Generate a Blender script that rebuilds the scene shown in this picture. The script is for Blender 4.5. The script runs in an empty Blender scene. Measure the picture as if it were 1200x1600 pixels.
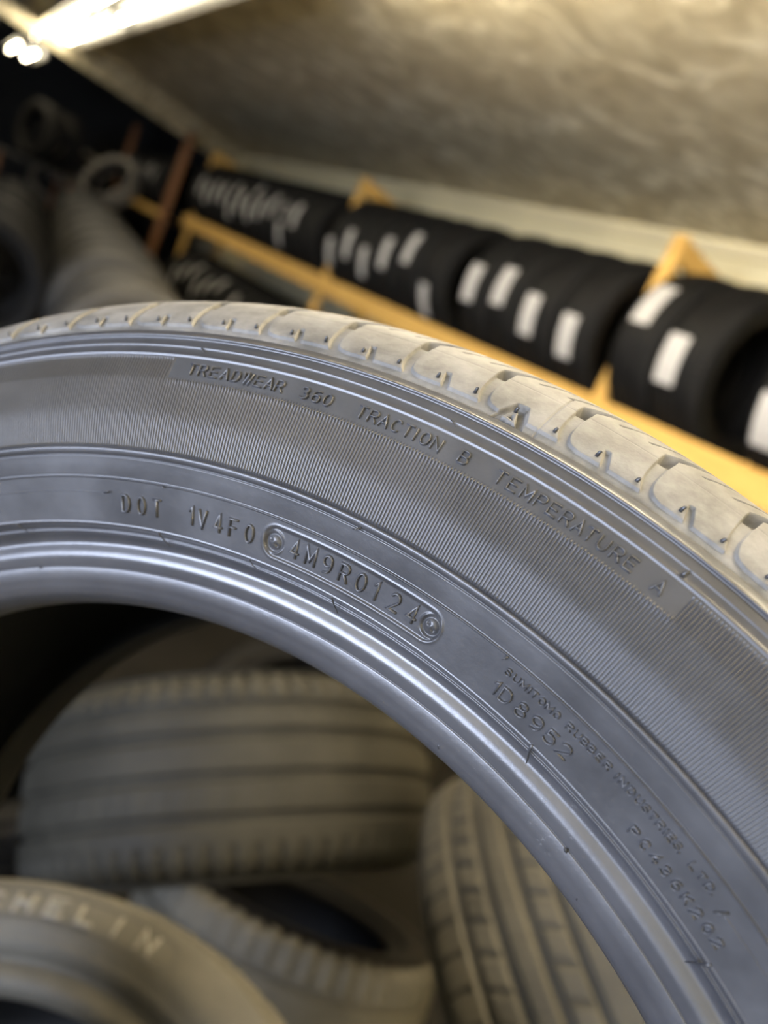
import bpy, math, random
import numpy as np
from mathutils import Matrix, Vector
random.seed(7)
SC = bpy.context.scene
COL = SC.collection
PI = math.pi
H = 1.55                                   # the lens is 1.55 m above the floor

# ------------------------------------------------------------------ camera
_z = np.array([2149., -4608., -1202.]); _z /= np.linalg.norm(_z)
_y = np.array([-720., -650., 1202.]); _y -= _z * (_y @ _z); _y /= np.linalg.norm(_y)
_x = np.cross(_y, _z)
M = np.array([_x, _y, _z])                 # (right, down, forward) of the lens -> room axes
cam = bpy.data.objects.new('camera', bpy.data.cameras.new('camera'))
COL.objects.link(cam)
R3 = np.column_stack([M[:, 0], -M[:, 1], -M[:, 2]])
mw = Matrix.Identity(4)
for i in range(3):
    for j in range(3):
        mw[i][j] = R3[i][j]
mw[2][3] = H
cam.matrix_world = mw
cam.data.sensor_fit = 'VERTICAL'
cam.data.sensor_height = 36.0
cam.data.lens = 27.0
cam.data.clip_start = 0.01
cam.data.dof.use_dof = True
cam.data.dof.focus_distance = 0.192
cam.data.dof.aperture_fstop = 7.0
SC.camera = cam

# ------------------------------------------------------------------ look
SC.view_settings.view_transform = 'Standard'
SC.view_settings.look = 'None'
SC.view_settings.exposure = 0.0
SC.view_settings.gamma = 1.0
SC.view_settings.use_curve_mapping = False
SC.cycles.use_denoising = True
SC.cycles.max_bounces = 6

w = bpy.data.worlds.new('world'); SC.world = w
w.use_nodes = True
w.node_tree.nodes['Background'].inputs[0].default_value = (0.55, 0.62, 0.8, 1)
w.node_tree.nodes['Background'].inputs[1].default_value = 0.08


def area(name, loc, target, sx, sy, power, col):
    l = bpy.data.lights.new(name, 'AREA'); l.shape = 'RECTANGLE'; l.size = sx; l.size_y = sy
    l.energy = power; l.color = col
    o = bpy.data.objects.new(name, l); COL.objects.link(o)
    o.location = loc
    o.rotation_euler = (Vector(target) - Vector(loc)).to_track_quat('-Z', 'Y').to_euler()
    return o


WARM = (1.0, 0.86, 0.66)
COOL = (0.68, 0.77, 1.0)
# daylight coming through the shop window behind the lens
area('window_daylight', (-2.97, -0.45, H - 0.16), (0.0, -0.45, H - 0.16), 2.0, 1.4, 300, COOL)
# ------------------------------------------------------------------ helpers


def tag(o, label=None, cat=None, group=None, kind=None):
    if label: o['label'] = label
    if cat: o['category'] = cat
    if group: o['group'] = group
    if kind: o['kind'] = kind
    return o


def empty(name, mat=None, loc=(0, 0, 0)):
    o = bpy.data.objects.new(name, None); COL.objects.link(o)
    o.empty_display_size = 0.05
    if mat is not None: o.matrix_world = mat
    else: o.location = loc
    return o


class MB:
    """collects vertices and faces into one mesh"""

    def __init__(s):
        s.v = []; s.f4 = []; s.f3 = []; s.n = 0; s.fo = []; s.mi = []

    def add(s, v, faces):
        v = np.asarray(v, float).reshape(-1, 3)
        s.v.append(v)
        for f in faces:
            s.fo.append([i + s.n for i in f])
        s.n += len(v)

    def grid(s, V, wrap=False, flip=False):
        """V (n, m, 3)"""
        n, m = V.shape[:2]
        idx = np.arange(n * m).reshape(n, m) + s.n
        if wrap: idx = np.vstack([idx, idx[:1]])
        a = idx[:-1, :-1]; b = idx[1:, :-1]; c = idx[1:, 1:]; d = idx[:-1, 1:]
        q = np.stack([a, b, c, d] if not flip else [a, d, c, b], -1).reshape(-1, 4)
        s.v.append(V.reshape(-1, 3)); s.f4.append(q); s.n += n * m

    def box(s, x0, x1, y0, y1, z0, z1, b=0.0):
        if b <= 0:
            v = [(x, y, z) for x in (x0, x1) for y in (y0, y1) for z in (z0, z1)]
            s.add(v, [(0, 1, 3, 2), (4, 6, 7, 5), (0, 4, 5, 1), (2, 3, 7, 6), (0, 2, 6, 4), (1, 5, 7, 3)])
            return
        # chamfered box
        v = []
        for x, sx in ((x0, 1), (x1, -1)):
            for y, sy in ((y0, 1), (y1, -1)):
                for z, sz in ((z0, 1), (z1, -1)):
                    v += [(x, y + sy * b, z + sz * b), (x + sx * b, y, z + sz * b), (x + sx * b, y + sy * b, z)]
        def k(i, j, l, a): return (i * 4 + j * 2 + l) * 3 + a
        f = []
        for i in (0, 1):
            f.append([k(i, 0, 0, 0), k(i, 0, 1, 0), k(i, 1, 1, 0), k(i, 1, 0, 0)][::(1 if i == 0 else -1)])
            f.append([k(0, i, 0, 1), k(1, i, 0, 1), k(1, i, 1, 1), k(0, i, 1, 1)][::(1 if i == 0 else -1)])
            f.append([k(0, 0, i, 2), k(0, 1, i, 2), k(1, 1, i, 2), k(1, 0, i, 2)][::(1 if i == 0 else -1)])
        for j in (0, 1):
            for l in (0, 1):
                f.append([k(0, j, l, 1), k(1, j, l, 1), k(1, j, l, 2), k(0, j, l, 2)])
                f.append([k(j, 0, l, 0), k(j, 1, l, 0), k(j, 1, l, 2), k(j, 0, l, 2)])
                f.append([k(j, l, 0, 0), k(j, l, 1, 0), k(j, l, 1, 1), k(j, l, 0, 1)])
                for i in (0, 1):
                    pass
        for i in (0, 1):
            for j in (0, 1):
                for l in (0, 1):
                    f.append([k(i, j, l, 0), k(i, j, l, 1), k(i, j, l, 2)])
        s.add(v, f)

    def tube(s, pts, rad, n=8, cap=True):
        pts = [Vector(p) for p in pts]
        if not hasattr(rad, '__len__'): rad = [rad] * len(pts)
        rings = []
        up = Vector((0.3, 0.2, 1)).normalized()
        for i, p in enumerate(pts):
            t = (pts[min(i + 1, len(pts) - 1)] - pts[max(i - 1, 0)]).normalized()
            if abs(t.dot(up)) > 0.95: up = Vector((1, 0, 0))
            a = t.cross(up).normalized(); b = t.cross(a).normalized()
            rings.append([p + (a * math.cos(2 * PI * k / n) + b * math.sin(2 * PI * k / n)) * rad[i] for k in range(n)])
        v = [q for r in rings for q in r]
        f = []
        for i in range(len(pts) - 1):
            for k in range(n):
                f.append((i * n + k, i * n + (k + 1) % n, (i + 1) * n + (k + 1) % n, (i + 1) * n + k))
        if cap:
            f.append(tuple(range(n))[::-1]); f.append(tuple(range((len(pts) - 1) * n, len(pts) * n)))
        s.add([tuple(q) for q in v], f)

    def mesh(s, name, mat, smooth=True, sharp=None):
        me = bpy.data.meshes.new(name)
        V = np.concatenate(s.v).astype(np.float32)
        loops = []; starts = []; tot = 0
        q = np.concatenate(s.f4) if s.f4 else np.zeros((0, 4), int)
        fl = [np.array(f) for f in s.fo]
        li = np.concatenate([q.reshape(-1)] + fl) if fl else q.reshape(-1)
        cnt = np.concatenate([np.full(len(q), 4), np.array([len(f) for f in fl], int)]) if fl else np.full(len(q), 4)
        st = np.concatenate([[0], np.cumsum(cnt)[:-1]])
        me.vertices.add(len(V)); me.vertices.foreach_set('co', V.reshape(-1))
        me.loops.add(len(li)); me.loops.foreach_set('vertex_index', li.astype(np.int32))
        me.polygons.add(len(cnt)); me.polygons.foreach_set('loop_start', st.astype(np.int32))
        me.polygons.foreach_set('loop_total', cnt.astype(np.int32))
        me.update(calc_edges=True)
        me.polygons.foreach_set('use_smooth', np.full(len(cnt), smooth))
        me.validate()
        if sharp:
            me.set_sharp_from_angle(angle=math.radians(sharp))
        me.materials.append(mat)
        return me

    def build(s, name, mat, parent=None, smooth=True, sharp=None):
        o = bpy.data.objects.new(name, s.mesh(name, mat, smooth, sharp)); COL.objects.link(o)
        if parent is not None: o.parent = parent
        return o


def box_obj(name, mat, b, parent=None, bev=0.003):
    m = MB(); m.box(*b, b=bev)
    return m.build(name, mat, parent, smooth=False)


def at(u, v, D):
    """room position of what the photograph shows at (u, v), D metres deep"""
    p = M @ (np.array([(u - 600) / 1200, (v - 800) / 1200, 1.0]) * D)
    return Vector((p[0], p[1], p[2] + H))


def axis_mat(pos, axis, spin=0.0):
    """matrix whose local Z is the given axis"""
    a = Vector(axis).normalized()
    q = a.to_track_quat('Z', 'Y')
    return Matrix.Translation(Vector(pos)) @ q.to_matrix().to_4x4() @ Matrix.Rotation(spin, 4, 'Z')


# ------------------------------------------------------------------ materials


def mat_new(name):
    m = bpy.data.materials.new(name); m.use_nodes = True
    nt = m.node_tree
    return m, nt, nt.nodes['Principled BSDF']


def noise(nt, scale, detail=4, rough=0.6, vec=None, dist=0.0):
    n = nt.nodes.new('ShaderNodeTexNoise')
    n.inputs['Scale'].default_value = scale; n.inputs['Detail'].default_value = detail
    n.inputs['Roughness'].default_value = rough; n.inputs['Distortion'].default_value = dist
    if vec is not None: nt.links.new(vec, n.inputs['Vector'])
    return n


def ramp(nt, src, stops):
    r = nt.nodes.new('ShaderNodeValToRGB')
    el = r.color_ramp.elements
    while len(el) < len(stops): el.new(0.5)
    for e, (p, c) in zip(el, stops):
        e.position = p; e.color = (*c, 1) if len(c) == 3 else c
    nt.links.new(src, r.inputs[0])
    return r


def coord(nt, scale=None):
    t = nt.nodes.new('ShaderNodeTexCoord')
    if scale is None: return t.outputs['Object']
    mp = nt.nodes.new('ShaderNodeMapping'); mp.inputs['Scale'].default_value = scale
    nt.links.new(t.outputs['Object'], mp.inputs[0])
    return mp.outputs[0]


def bump(nt, bs, src, strength, dist):
    b = nt.nodes.new('ShaderNodeBump'); b.inputs['Strength'].default_value = strength
    b.inputs['Distance'].default_value = dist
    nt.links.new(src, b.inputs['Height']); nt.links.new(b.outputs[0], bs.inputs['Normal'])
    return b


def rubber(name, c0, c1, scale, rough, bumpd=0.0001, spec=0.5, bscale=900):
    m, nt, bs = mat_new(name)
    v = coord(nt)
    n = noise(nt, scale, 6, 0.65, v)
    r = ramp(nt, n.outputs[0], [(0.35, c0), (0.68, c1)])
    nt.links.new(r.outputs[0], bs.inputs['Base Color'])
    bs.inputs['Specular IOR Level'].default_value = spec
    rr = ramp(nt, n.outputs[0], [(0.3, (rough - 0.05,) * 3), (0.75, (rough + 0.08,) * 3)])
    nt.links.new(rr.outputs[0], bs.inputs['Roughness'])
    n2 = noise(nt, bscale, 3, 0.6, v)
    bump(nt, bs, n2.outputs[0], 0.5, bumpd)
    return m


M_side = rubber('sidewall_rubber', (0.030, 0.030, 0.032), (0.048, 0.048, 0.051), 35, 0.34, 0.00006, 0.6)
M_tread = rubber('dusty_tread_rubber', (0.080, 0.077, 0.071), (0.175, 0.168, 0.154), 95, 0.62, 0.00012, 0.35)
M_nub = rubber('nub_rubber', (0.02, 0.02, 0.021), (0.04, 0.04, 0.042), 80, 0.3)
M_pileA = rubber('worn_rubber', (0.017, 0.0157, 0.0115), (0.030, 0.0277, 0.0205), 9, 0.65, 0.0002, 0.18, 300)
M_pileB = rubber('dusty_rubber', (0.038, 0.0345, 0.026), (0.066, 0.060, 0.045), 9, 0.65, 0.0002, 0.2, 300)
M_new_shade = rubber('new_and_shade_rubber', (0.0045, 0.0045, 0.0045), (0.0075, 0.0073, 0.007), 12, 0.6, 0.0001, 0.15, 300)  # also carries painted shade: near tyre's inside, lugged tyre's sidewall
M_grey = rubber('greyed_rubber', (0.034, 0.032, 0.028), (0.06, 0.057, 0.05), 6, 0.6, 0.0002, 0.4, 300)
M_paleletter = rubber('pale_letter_rubber', (0.12, 0.11, 0.086), (0.15, 0.138, 0.108), 30, 0.6)
M_letterpatch = rubber('dull_patch_rubber', (0.030, 0.027, 0.021), (0.038, 0.035, 0.028), 30, 0.6)
M_ring = rubber('brightened_rubber', (0.17, 0.155, 0.13), (0.23, 0.21, 0.18), 14, 0.62, 0.0002, 0.4, 300)  # colour raised to make up for weak lamp light at the open tyres
M_mid = rubber('mid_dark_rubber', (0.009, 0.0085, 0.0075), (0.014, 0.013, 0.0115), 14, 0.65, 0.0002, 0.2, 300)
M_pale = rubber('pale_dusty_rubber', (0.058, 0.053, 0.040), (0.088, 0.080, 0.061), 14, 0.65, 0.0002, 0.25, 300)


def bead_material():
    """smooth bead rubber with pale scuffs where the tyre has been handled"""
    m, nt, bs = mat_new('bead_rubber')
    v = coord(nt)
    n = noise(nt, 28, 6, 0.7, v)
    r = ramp(nt, n.outputs[0], [(0.3, (0.036, 0.036, 0.039)), (0.7, (0.055, 0.055, 0.059))])
    s = noise(nt, 260, 5, 0.75, v)
    big = noise(nt, 14, 2, 0.5, v)
    mul = nt.nodes.new('ShaderNodeMath'); mul.operation = 'MULTIPLY'
    nt.links.new(s.outputs[0], mul.inputs[0]); nt.links.new(big.outputs[0], mul.inputs[1])
    k = ramp(nt, mul.outputs[0], [(0.40, (0, 0, 0)), (0.47, (1, 1, 1))])
    mx = nt.nodes.new('ShaderNodeMix'); mx.data_type = 'RGBA'
    nt.links.new(k.outputs[0], mx.inputs[0]); nt.links.new(r.outputs[0], mx.inputs[6])
    mx.inputs[7].default_value = (0.14, 0.14, 0.145, 1)
    nt.links.new(mx.outputs[2], bs.inputs['Base Color'])
    bs.inputs['Roughness'].default_value = 0.33
    bs.inputs['Specular IOR Level'].default_value = 0.75
    n2 = noise(nt, 500, 4, 0.65, v)
    bump(nt, bs, n2.outputs[0], 0.5, 0.00012)
    return m


M_bead = bead_material()


def wood_material(name, a, b):
    m, nt, bs = mat_new(name)
    v = coord(nt, (9, 1.2, 9))
    n = noise(nt, 4, 6, 0.6, v, 0.6)
    r = ramp(nt, n.outputs[0], [(0.3, a), (0.7, b)])
    nt.links.new(r.outputs[0], bs.inputs['Base Color'])
    bs.inputs['Roughness'].default_value = 0.55
    bump(nt, bs, n.outputs[0], 0.3, 0.001)
    return m


M_wood = wood_material('pine_wood', (0.50, 0.28, 0.06), (0.66, 0.41, 0.11))
M_woodred = wood_material('reddish_wood', (0.20, 0.085, 0.03), (0.28, 0.125, 0.05))


def plain(name, c, rough=0.6, var=0.12, scale=6, bd=0.0):
    m, nt, bs = mat_new(name)
    v = coord(nt)
    n = noise(nt, scale, 5, 0.6, v)
    r = ramp(nt, n.outputs[0], [(0.3, tuple(x * (1 - var) for x in c)), (0.7, tuple(min(1, x * (1 + var)) for x in c))])
    nt.links.new(r.outputs[0], bs.inputs['Base Color'])
    bs.inputs['Roughness'].default_value = rough
    if bd: bump(nt, bs, n.outputs[0], 0.6, bd)
    return m


M_paper = plain('label_paper', (0.42, 0.41, 0.395), 0.7, 0.06, 40)
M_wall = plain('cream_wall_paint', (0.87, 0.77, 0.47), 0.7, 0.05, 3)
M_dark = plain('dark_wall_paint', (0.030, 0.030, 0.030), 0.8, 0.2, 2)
M_trim = plain('cream_trim_paint', (0.80, 0.70, 0.44), 0.6, 0.05, 3)
M_floor = plain('concrete_floor', (0.014, 0.013, 0.011), 0.8, 0.3, 3, 0.002)
M_floor.node_tree.nodes['Principled BSDF'].inputs['Specular IOR Level'].default_value = 0.1
M_white = plain('grey_enamel', (0.07, 0.068, 0.06), 0.4, 0.03, 5)


def ceiling_material():
    m, nt, bs = mat_new('mottled_ceiling_plaster')
    v = coord(nt)
    n = noise(nt, 5.0, 8, 0.66, v, 1.4)
    r = ramp(nt, n.outputs[0], [(0.38, (0.44, 0.385, 0.265)), (0.49, (0.57, 0.51, 0.36)), (0.55, (0.66, 0.60, 0.44)), (0.62, (0.92, 0.86, 0.68))])
    nt.links.new(r.outputs[0], bs.inputs['Base Color'])
    bs.inputs['Roughness'].default_value = 0.8
    bump(nt, bs, n.outputs[0], 0.8, 0.02)
    return m


M_ceil = ceiling_material()


def emit(name, c, s):
    m, nt, bs = mat_new(name)
    bs.inputs['Base Color'].default_value = (0.9, 0.9, 0.85, 1)
    bs.inputs['Emission Color'].default_value = (*c, 1)
    bs.inputs['Emission Strength'].default_value = s
    return m


M_tube = emit('lit_tube_glass', (1.0, 0.85, 0.60), 135)
M_fill_tube = emit('fill_tube_glass', (1.0, 0.87, 0.64), 20)
M_tube2 = emit('old_lit_tube_glass', (1.0, 0.87, 0.62), 38)

# ------------------------------------------------------------------ the setting


def struct(name, mat, boxes):
    m = MB()
    for b in boxes: m.box(*b)
    return tag(m.build(name, mat, None, smooth=False), kind='structure')


struct('floor', M_floor, [(-3.2, 3.2, -2.6, 14.2, -0.05, 0)])
struct('wall_right', M_wall, [(3.0, 3.12, -2.6, 9.9, 0, H + 0.93)])
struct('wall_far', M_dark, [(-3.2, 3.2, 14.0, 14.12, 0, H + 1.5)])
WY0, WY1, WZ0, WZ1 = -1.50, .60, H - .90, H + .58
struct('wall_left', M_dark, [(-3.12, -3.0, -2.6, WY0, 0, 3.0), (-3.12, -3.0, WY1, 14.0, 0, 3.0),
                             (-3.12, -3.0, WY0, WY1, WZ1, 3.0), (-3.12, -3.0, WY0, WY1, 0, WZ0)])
struct('window_1', M_white, [(-3.1, -3.02, WY0, WY0 + .04, WZ0, WZ1), (-3.1, -3.02, WY1 - .04, WY1, WZ0, WZ1),
                             (-3.1, -3.02, WY0 + .04, WY1 - .04, WZ0, WZ0 + .04), (-3.1, -3.02, WY0 + .04, WY1 - .04, WZ1 - .04, WZ1), (-3.1, -3.04, -.47, -.43, WZ0 + .04, WZ1 - .04)])
struct('wall_back', M_wall, [(-3.0, 3.0, -2.6, -2.5, 0, 3.0)])
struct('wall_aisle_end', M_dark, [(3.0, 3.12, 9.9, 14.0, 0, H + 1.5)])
# low plastered ceiling over the rack: its far edge runs at a slant and turns down in a rounded lip
NP = 60
V = np.zeros((NP, 40, 3))
CZ = H + 0.93
for i in range(NP):
    t = i / (NP - 1)
    x = -0.10 + t * 3.10
    yfar = 6.7 + (x - 0.30) * 1.0
    for j in range(40):
        if j < 26:
            y = -2.5 + (yfar - 0.22 + 2.5) * j / 25; z = CZ
            V[i, j] = (x, y, z)
        else:
            a = (j - 25) / 14 * PI * 0.62
            V[i, j] = (x, yfar - 0.22 + math.sin(a) * 0.16, CZ - (1 - math.cos(a)) * 0.16)
V0 = np.array([[(-3.0, -2.5, CZ), (-3.0, 1.2, CZ)], [(-.1, -2.5, CZ), (-.1, 1.2, CZ)]])
mm = MB(); mm.grid(V[:, :26]); mm.grid(V0)
V2 = V.copy(); V2[:, :, 2] += 0.06; V2[:, 26:, 1] += 0.10
mm.grid(V2[:, :26], flip=True)
tag(mm.build('ceiling', M_ceil), kind='structure')
mm = MB(); mm.grid(V[:, 25:]); mm.grid(V2[:, 25:], flip=True)
tag(mm.build('trim_2', M_ceil), kind='structure')
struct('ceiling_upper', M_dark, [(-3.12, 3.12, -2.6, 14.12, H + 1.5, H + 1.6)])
struct('trim_1', M_trim, [(2.965, 3.0, -2.5, 9.9, H + 0.855, H + 0.90), (2.975, 3.0, -2.5, 9.9, H + 0.70, H + 0.725)])


# fluorescent fittings: white trays with two bare tubes, end to end along the aisle
def fitting(y0, y1, x, label, tm=None, wings=True):
    r = empty('light_fitting', loc=(x, (y0 + y1) / 2, H + .915))
    tag(r, label, 'light', 'fluorescent fittings along the ceiling')
    L = (y1 - y0) / 2
    m = MB()
    m.add([(-.11, -L, -.03), (-.06, -L, -.055), (.06, -L, -.055), (.11, -L, -.03), (.11, -L, -.022), (.06, -L, 0), (-.06, -L, 0), (-.11, -L, -.022),
           (-.11, L, -.03), (-.06, L, -.055), (.06, L, -.055), (.11, L, -.03), (.11, L, -.022), (.06, L, 0), (-.06, L, 0), (-.11, L, -.022)],
          [tuple(range(8)), tuple(range(15, 7, -1))] + [((k + 1) % 8, k, k + 8, (k + 1) % 8 + 8) for k in range(8)])
    m.build('tray', M_white, r, smooth=False)
    if wings:
        for sg in (-1, 1):
            m = MB()
            v = [(sg * .10, -L, -.034), (sg * .155, -L, -.105), (sg * .158, -L, -.100), (sg * .103, -L, -.026)]
            v = v + [(a, L, c) for a, b_, c in v]
            m.add(v, [(0, 1, 2, 3), (7, 6, 5, 4), (0, 4, 5, 1), (1, 5, 6, 2), (2, 6, 7, 3), (3, 7, 4, 0)])
            m.build('reflector', M_white, r, smooth=False)
    for dx in (-.075, .075):
        m = MB(); m.tube([(dx, -L + .05, -.085), (dx, L - .05, -.085)], .013, 12)
        m.build('tube', tm or M_tube, r)
        for e in (-1, 1):
            m = MB(); m.box(dx - .018, dx + .018, e * (L - .035) - .015, e * (L - .035) + .015, -.105, -.045, b=.004)
            m.build('lamp_holder', M_white, r, smooth=False)
    return r


for k, (y0, y1) in enumerate([(-2.3, .1), (.25, 2.65), (2.8, 5.2), (5.3, 8.0), (9.1, 10.4)]):
    fitting(y0, y1, .69, 'grey fluorescent ceiling fitting, two lit bare tubes, ' + ['over the near tyre', 'just past the near tyre', 'fourth from the far end' if 0 else 'overhead in the middle of the aisle', 'next to last before the aisle end', 'last one before the aisle end'][k], wings=(k >= 2), tm=(M_tube2 if k >= 2 else M_tube))
fitting(-2.3, .1, -1.25, 'added grey fluorescent fill fitting, two lit bare tubes, between the near tyre and the shop window', tm=M_fill_tube, wings=False)  # out-of-view lamp added to lift the light on the near sidewall
fitting(6.3, 8.7, .26, 'unlit grey ceiling fitting cut by the top corner of the view', M_white)

# ------------------------------------------------------------------ the near tyre
CT = np.array([-0.07738675, 0.23727144, 0.29173671])
NT = np.array([-0.32529072, -0.15013976, -0.93361877])
E1 = np.cross([0, 1, 0], NT); E1 /= np.linalg.norm(E1); E2 = np.cross(NT, E1)
TM = Matrix.Identity(4)
for j, c in enumerate((M @ E1, M @ E2, M @ NT)):
    for i in range(3): TM[i][j] = c[i]
cw = M @ CT
TM[0][3], TM[1][3], TM[2][3] = cw[0], cw[1], cw[2] + H
hero = empty('car_tyre', TM)
tag(hero, 'large close grey tyre with ribbed sidewall reading TREADWEAR 360 TRACTION B, dusty tread', 'tyre')

# smooth base of the sidewall for lettering
PR = np.array([(.2000, .078), (.2039, .0845), (.2096, .0879), (.2200, .0934), (.2224, .0976), (.2353, .1024), (.2417, .105), (.2435, .1055),
               (.254, .1065), (.265, .1057), (.273, .1033), (.2761, .1017), (.2793, .1005), (.2839, .0975), (.290, .092), (.2965, .084),
               (.3008, .074), (.3035, .055), (.305, .03), (.3055, 0)])


def zr(r):
    return np.interp(r, PR[:, 0], PR[:, 1])


def polar(phi, r, z):
    """phi clockwise seen from outside; returns (...,3)"""
    th = -np.asarray(phi)
    return np.stack(np.broadcast_arrays(r * np.cos(th), r * np.sin(th), z), -1)


def revolve(mb, prof, n, flip=False):
    ph = np.linspace(0, 2 * PI, n, endpoint=False)
    pr = np.array(prof)
    V = polar(ph[:, None], pr[None, :, 0], np.broadcast_to(pr[None, :, 1], (n, len(pr))))
    mb.grid(V, wrap=True, flip=flip)


def dense(prof, k=3):
    """Catmull-Rom through profile points"""
    p = np.array(prof, float); out = []
    P = np.vstack([2 * p[0] - p[1], p, 2 * p[-1] - p[-2]])
    for i in range(1, len(P) - 2):
        for t in np.linspace(0, 1, k, endpoint=False):
            a, b, c, d = P[i - 1], P[i], P[i + 1], P[i + 2]
            out.append(0.5 * ((2 * b) + (c - a) * t + (2 * a - 5 * b + 4 * c - d) * t * t + (3 * b - a - 3 * c + d) * t ** 3))
    out.append(p[-1])
    return np.array(out)


# --- bead (inner lip up to the rim groove)
bead_prof = dense([(.2012, .058), (.1995, .064), (.1988, .071), (.1992, .0775), (.2008, .0824), (.2028, .0846), (.2046, .0857)], 4).tolist()
roll = dense([(.2046, .0857), (.2060, .0865), (.2078, .0871), (.2094, .0874)], 4).tolist()
roll2 = dense([(.2098, .0875), (.2113, .08825), (.2128, .08885), (.2142, .0889), (.2154, .08865), (.2165, .0884), (.2175, .0886), (.2185, .0895), (.2193, .0912), (.2199, .0932)], 4).tolist()
b = MB()
revolve(b, bead_prof + roll[1:] + [(.2095, .0873), (.2096, .0871), (.2097, .0873)] + roll2, 1440)
revolve(b, [(.2199, .0932), (.2200, .0935), (.2202, .0936), (.2204, .0935), (.2205, .0932), (.2208, .0933), (.2214, .0950), (.2218, .0968), (.2220, .0975), (.2222, .0977), (.2224, .0978), (.2227, .0978)], 1440)
b.build('bead', M_bead, hero)

# --- sidewall
s = MB()
FINE0, FINE1 = 1.30, 2.80


def phis(fine, coarse):
    a = np.arange(FINE0, FINE1, fine)
    c = np.linspace(FINE1, FINE0 + 2 * PI, int((2 * PI - (FINE1 - FINE0)) / coarse), endpoint=False)
    return np.concatenate([a, c])


# band with the date code plate
rr = np.arange(.2227, .2350, .00022); rr[-1] = .2350
ph = phis(.0011, .006)
PH, RRg = np.meshgrid(ph, rr, indexing='ij')
Zb = zr(RRg).copy()
PLM = (1.8848 + 2.1244) / 2; PLH = (2.1244 - 1.8848) / 2 * .2292
qx = np.abs((PH - PLM) * .2292) - (PLH - .0040); qy = np.abs(RRg - .2291) - (.0041 - .0040)
sd = np.hypot(np.maximum(qx, 0), np.maximum(qy, 0)) + np.minimum(np.maximum(qx, qy), 0) - .0040
k = np.clip((-sd) / .0005, 0, 1); k = k * k * (3 - 2 * k)
Zb -= k * .00055
Zb += .00016 * np.exp(-((sd - .0003) / .0003) ** 2)
# round mould screw marks at both ends of the plate
for sp, sr_ in ((1.8990, .2290), (2.1118, .2293)):
    dx = (PH - sp) * .229; dy = RRg - sr_
    d = np.hypot(dx, dy)
    Zb -= .0007 * np.exp(-((d - .00225) / .00045) ** 2)
    Zb += .00045 * np.exp(-((d - .0030) / .0003) ** 2) * (0.5 + 0.5 * np.sin(np.arctan2(dy, dx) * 3 + sp * 9))
    Zb += np.where(d < .0014, .0007 - .0006 * d / .0014 - .0010 * np.exp(-((dx * .5 + dy * .8) / .0003) ** 2) * (d / .0014), 0)
Zb += .00004 * np.sin(PH * 23) * np.sin((RRg - .2227) / .0123 * PI)
s.grid(polar(PH, RRg, Zb), wrap=True)
# raised fine line, plain band, mould groove and bright ridge up to the ribs
revolve(s, [(.2350, .10230), (.23515, .1025), (.2353, .10285), (.23545, .10285), (.23555, .1024), (.23575, .1022), (.2362, .10270)], 1440)
revolve(s, dense([(.2362, .10270), (.2385, .10365), (.2405, .1044), (.24125, .10470)], 3).tolist()
        + [(.24145, .1044), (.24165, .1043), (.2418, .1048), (.2419, .1052), (.2422, .1055), (.2430, .10585), (.2434, .10590), (.2437, .1057), (.24385, .1053), (.2441, .1050)], 1440)

# ribs
NR = 1800
BAND0, BAND1 = 1.7205, 2.2828
p0 = FINE0
ks = 8
shape = np.array([0, 0, 0, -.15, -.75, -1, -1, -.45])
off = np.arange(8) / 8
view_ribs = int((FINE1 - FINE0) / (2 * PI / NR))
pf = (p0 + (np.arange(view_ribs)[:, None] + off[None]) * 2 * PI / NR).reshape(-1)
hf = np.tile(shape, view_ribs)
rest = NR - view_ribs
pc = (p0 + (view_ribs + np.arange(rest)[:, None] + np.array([0, .35, .55, .8])[None]) * 2 * PI / NR).reshape(-1)
hc = np.tile(np.array([0, 0, -1, -1]), rest)
ph = np.concatenate([pf, pc]); hh = np.concatenate([hf, hc])
rows = np.concatenate([[.24405, .2446, .2450], np.linspace(.247, .2630, 9), [.2643, .2648, .2651, .2654, .2660], np.linspace(.2675, .2702, 4), [.2710, .2716, .2719]])
PH, RRg = np.meshgrid(ph, rows, indexing='ij')
amp = np.full_like(RRg, .00042)
amp *= np.clip((RRg - .2438) / .0011, 0, 1) ** .5
top = np.clip((.2719 - RRg) / .0008, 0, 1)
inband = (PH > BAND0) & (PH < BAND1)
ampb = np.clip((.2654 - RRg) / .0004, 0, 1)
amp = amp * np.where(inband, ampb, top)
Zr = zr(RRg) + .0002 + amp * hh[:, None]
Zr[:, 0] = zr(.2440) - .0005
tip = np.exp(-((RRg - .2649) / .0003) ** 2) * inband * (hh[:, None] > -.1)
Zr += tip * .00028
Zr = np.where(inband & (RRg > .2653), zr(RRg) - .00005, Zr)
s.grid(polar(PH, RRg, Zr), wrap=True)
# stepped lines between the ribs and the shoulder
step = [(.2719, .10355), (.2724, .1033), (.2727, .1034), (.27305, .1035), (.2733, .1034), (.2736, .1030), (.2742, .1026), (.2752, .10215),
        (.2756, .1020), (.27590, .1021), (.2762, .1021), (.2764, .1019), (.2770, .1016), (.2779, .1011), (.2784, .1006), (.2787, .1005),
        (.2790, .1008), (.2793, .10105), (.2796, .1010), (.2799, .1005), (.2802, .1001), (.2808, .0996), (.2815, .0990)]
revolve(s, step, 1440)
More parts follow.
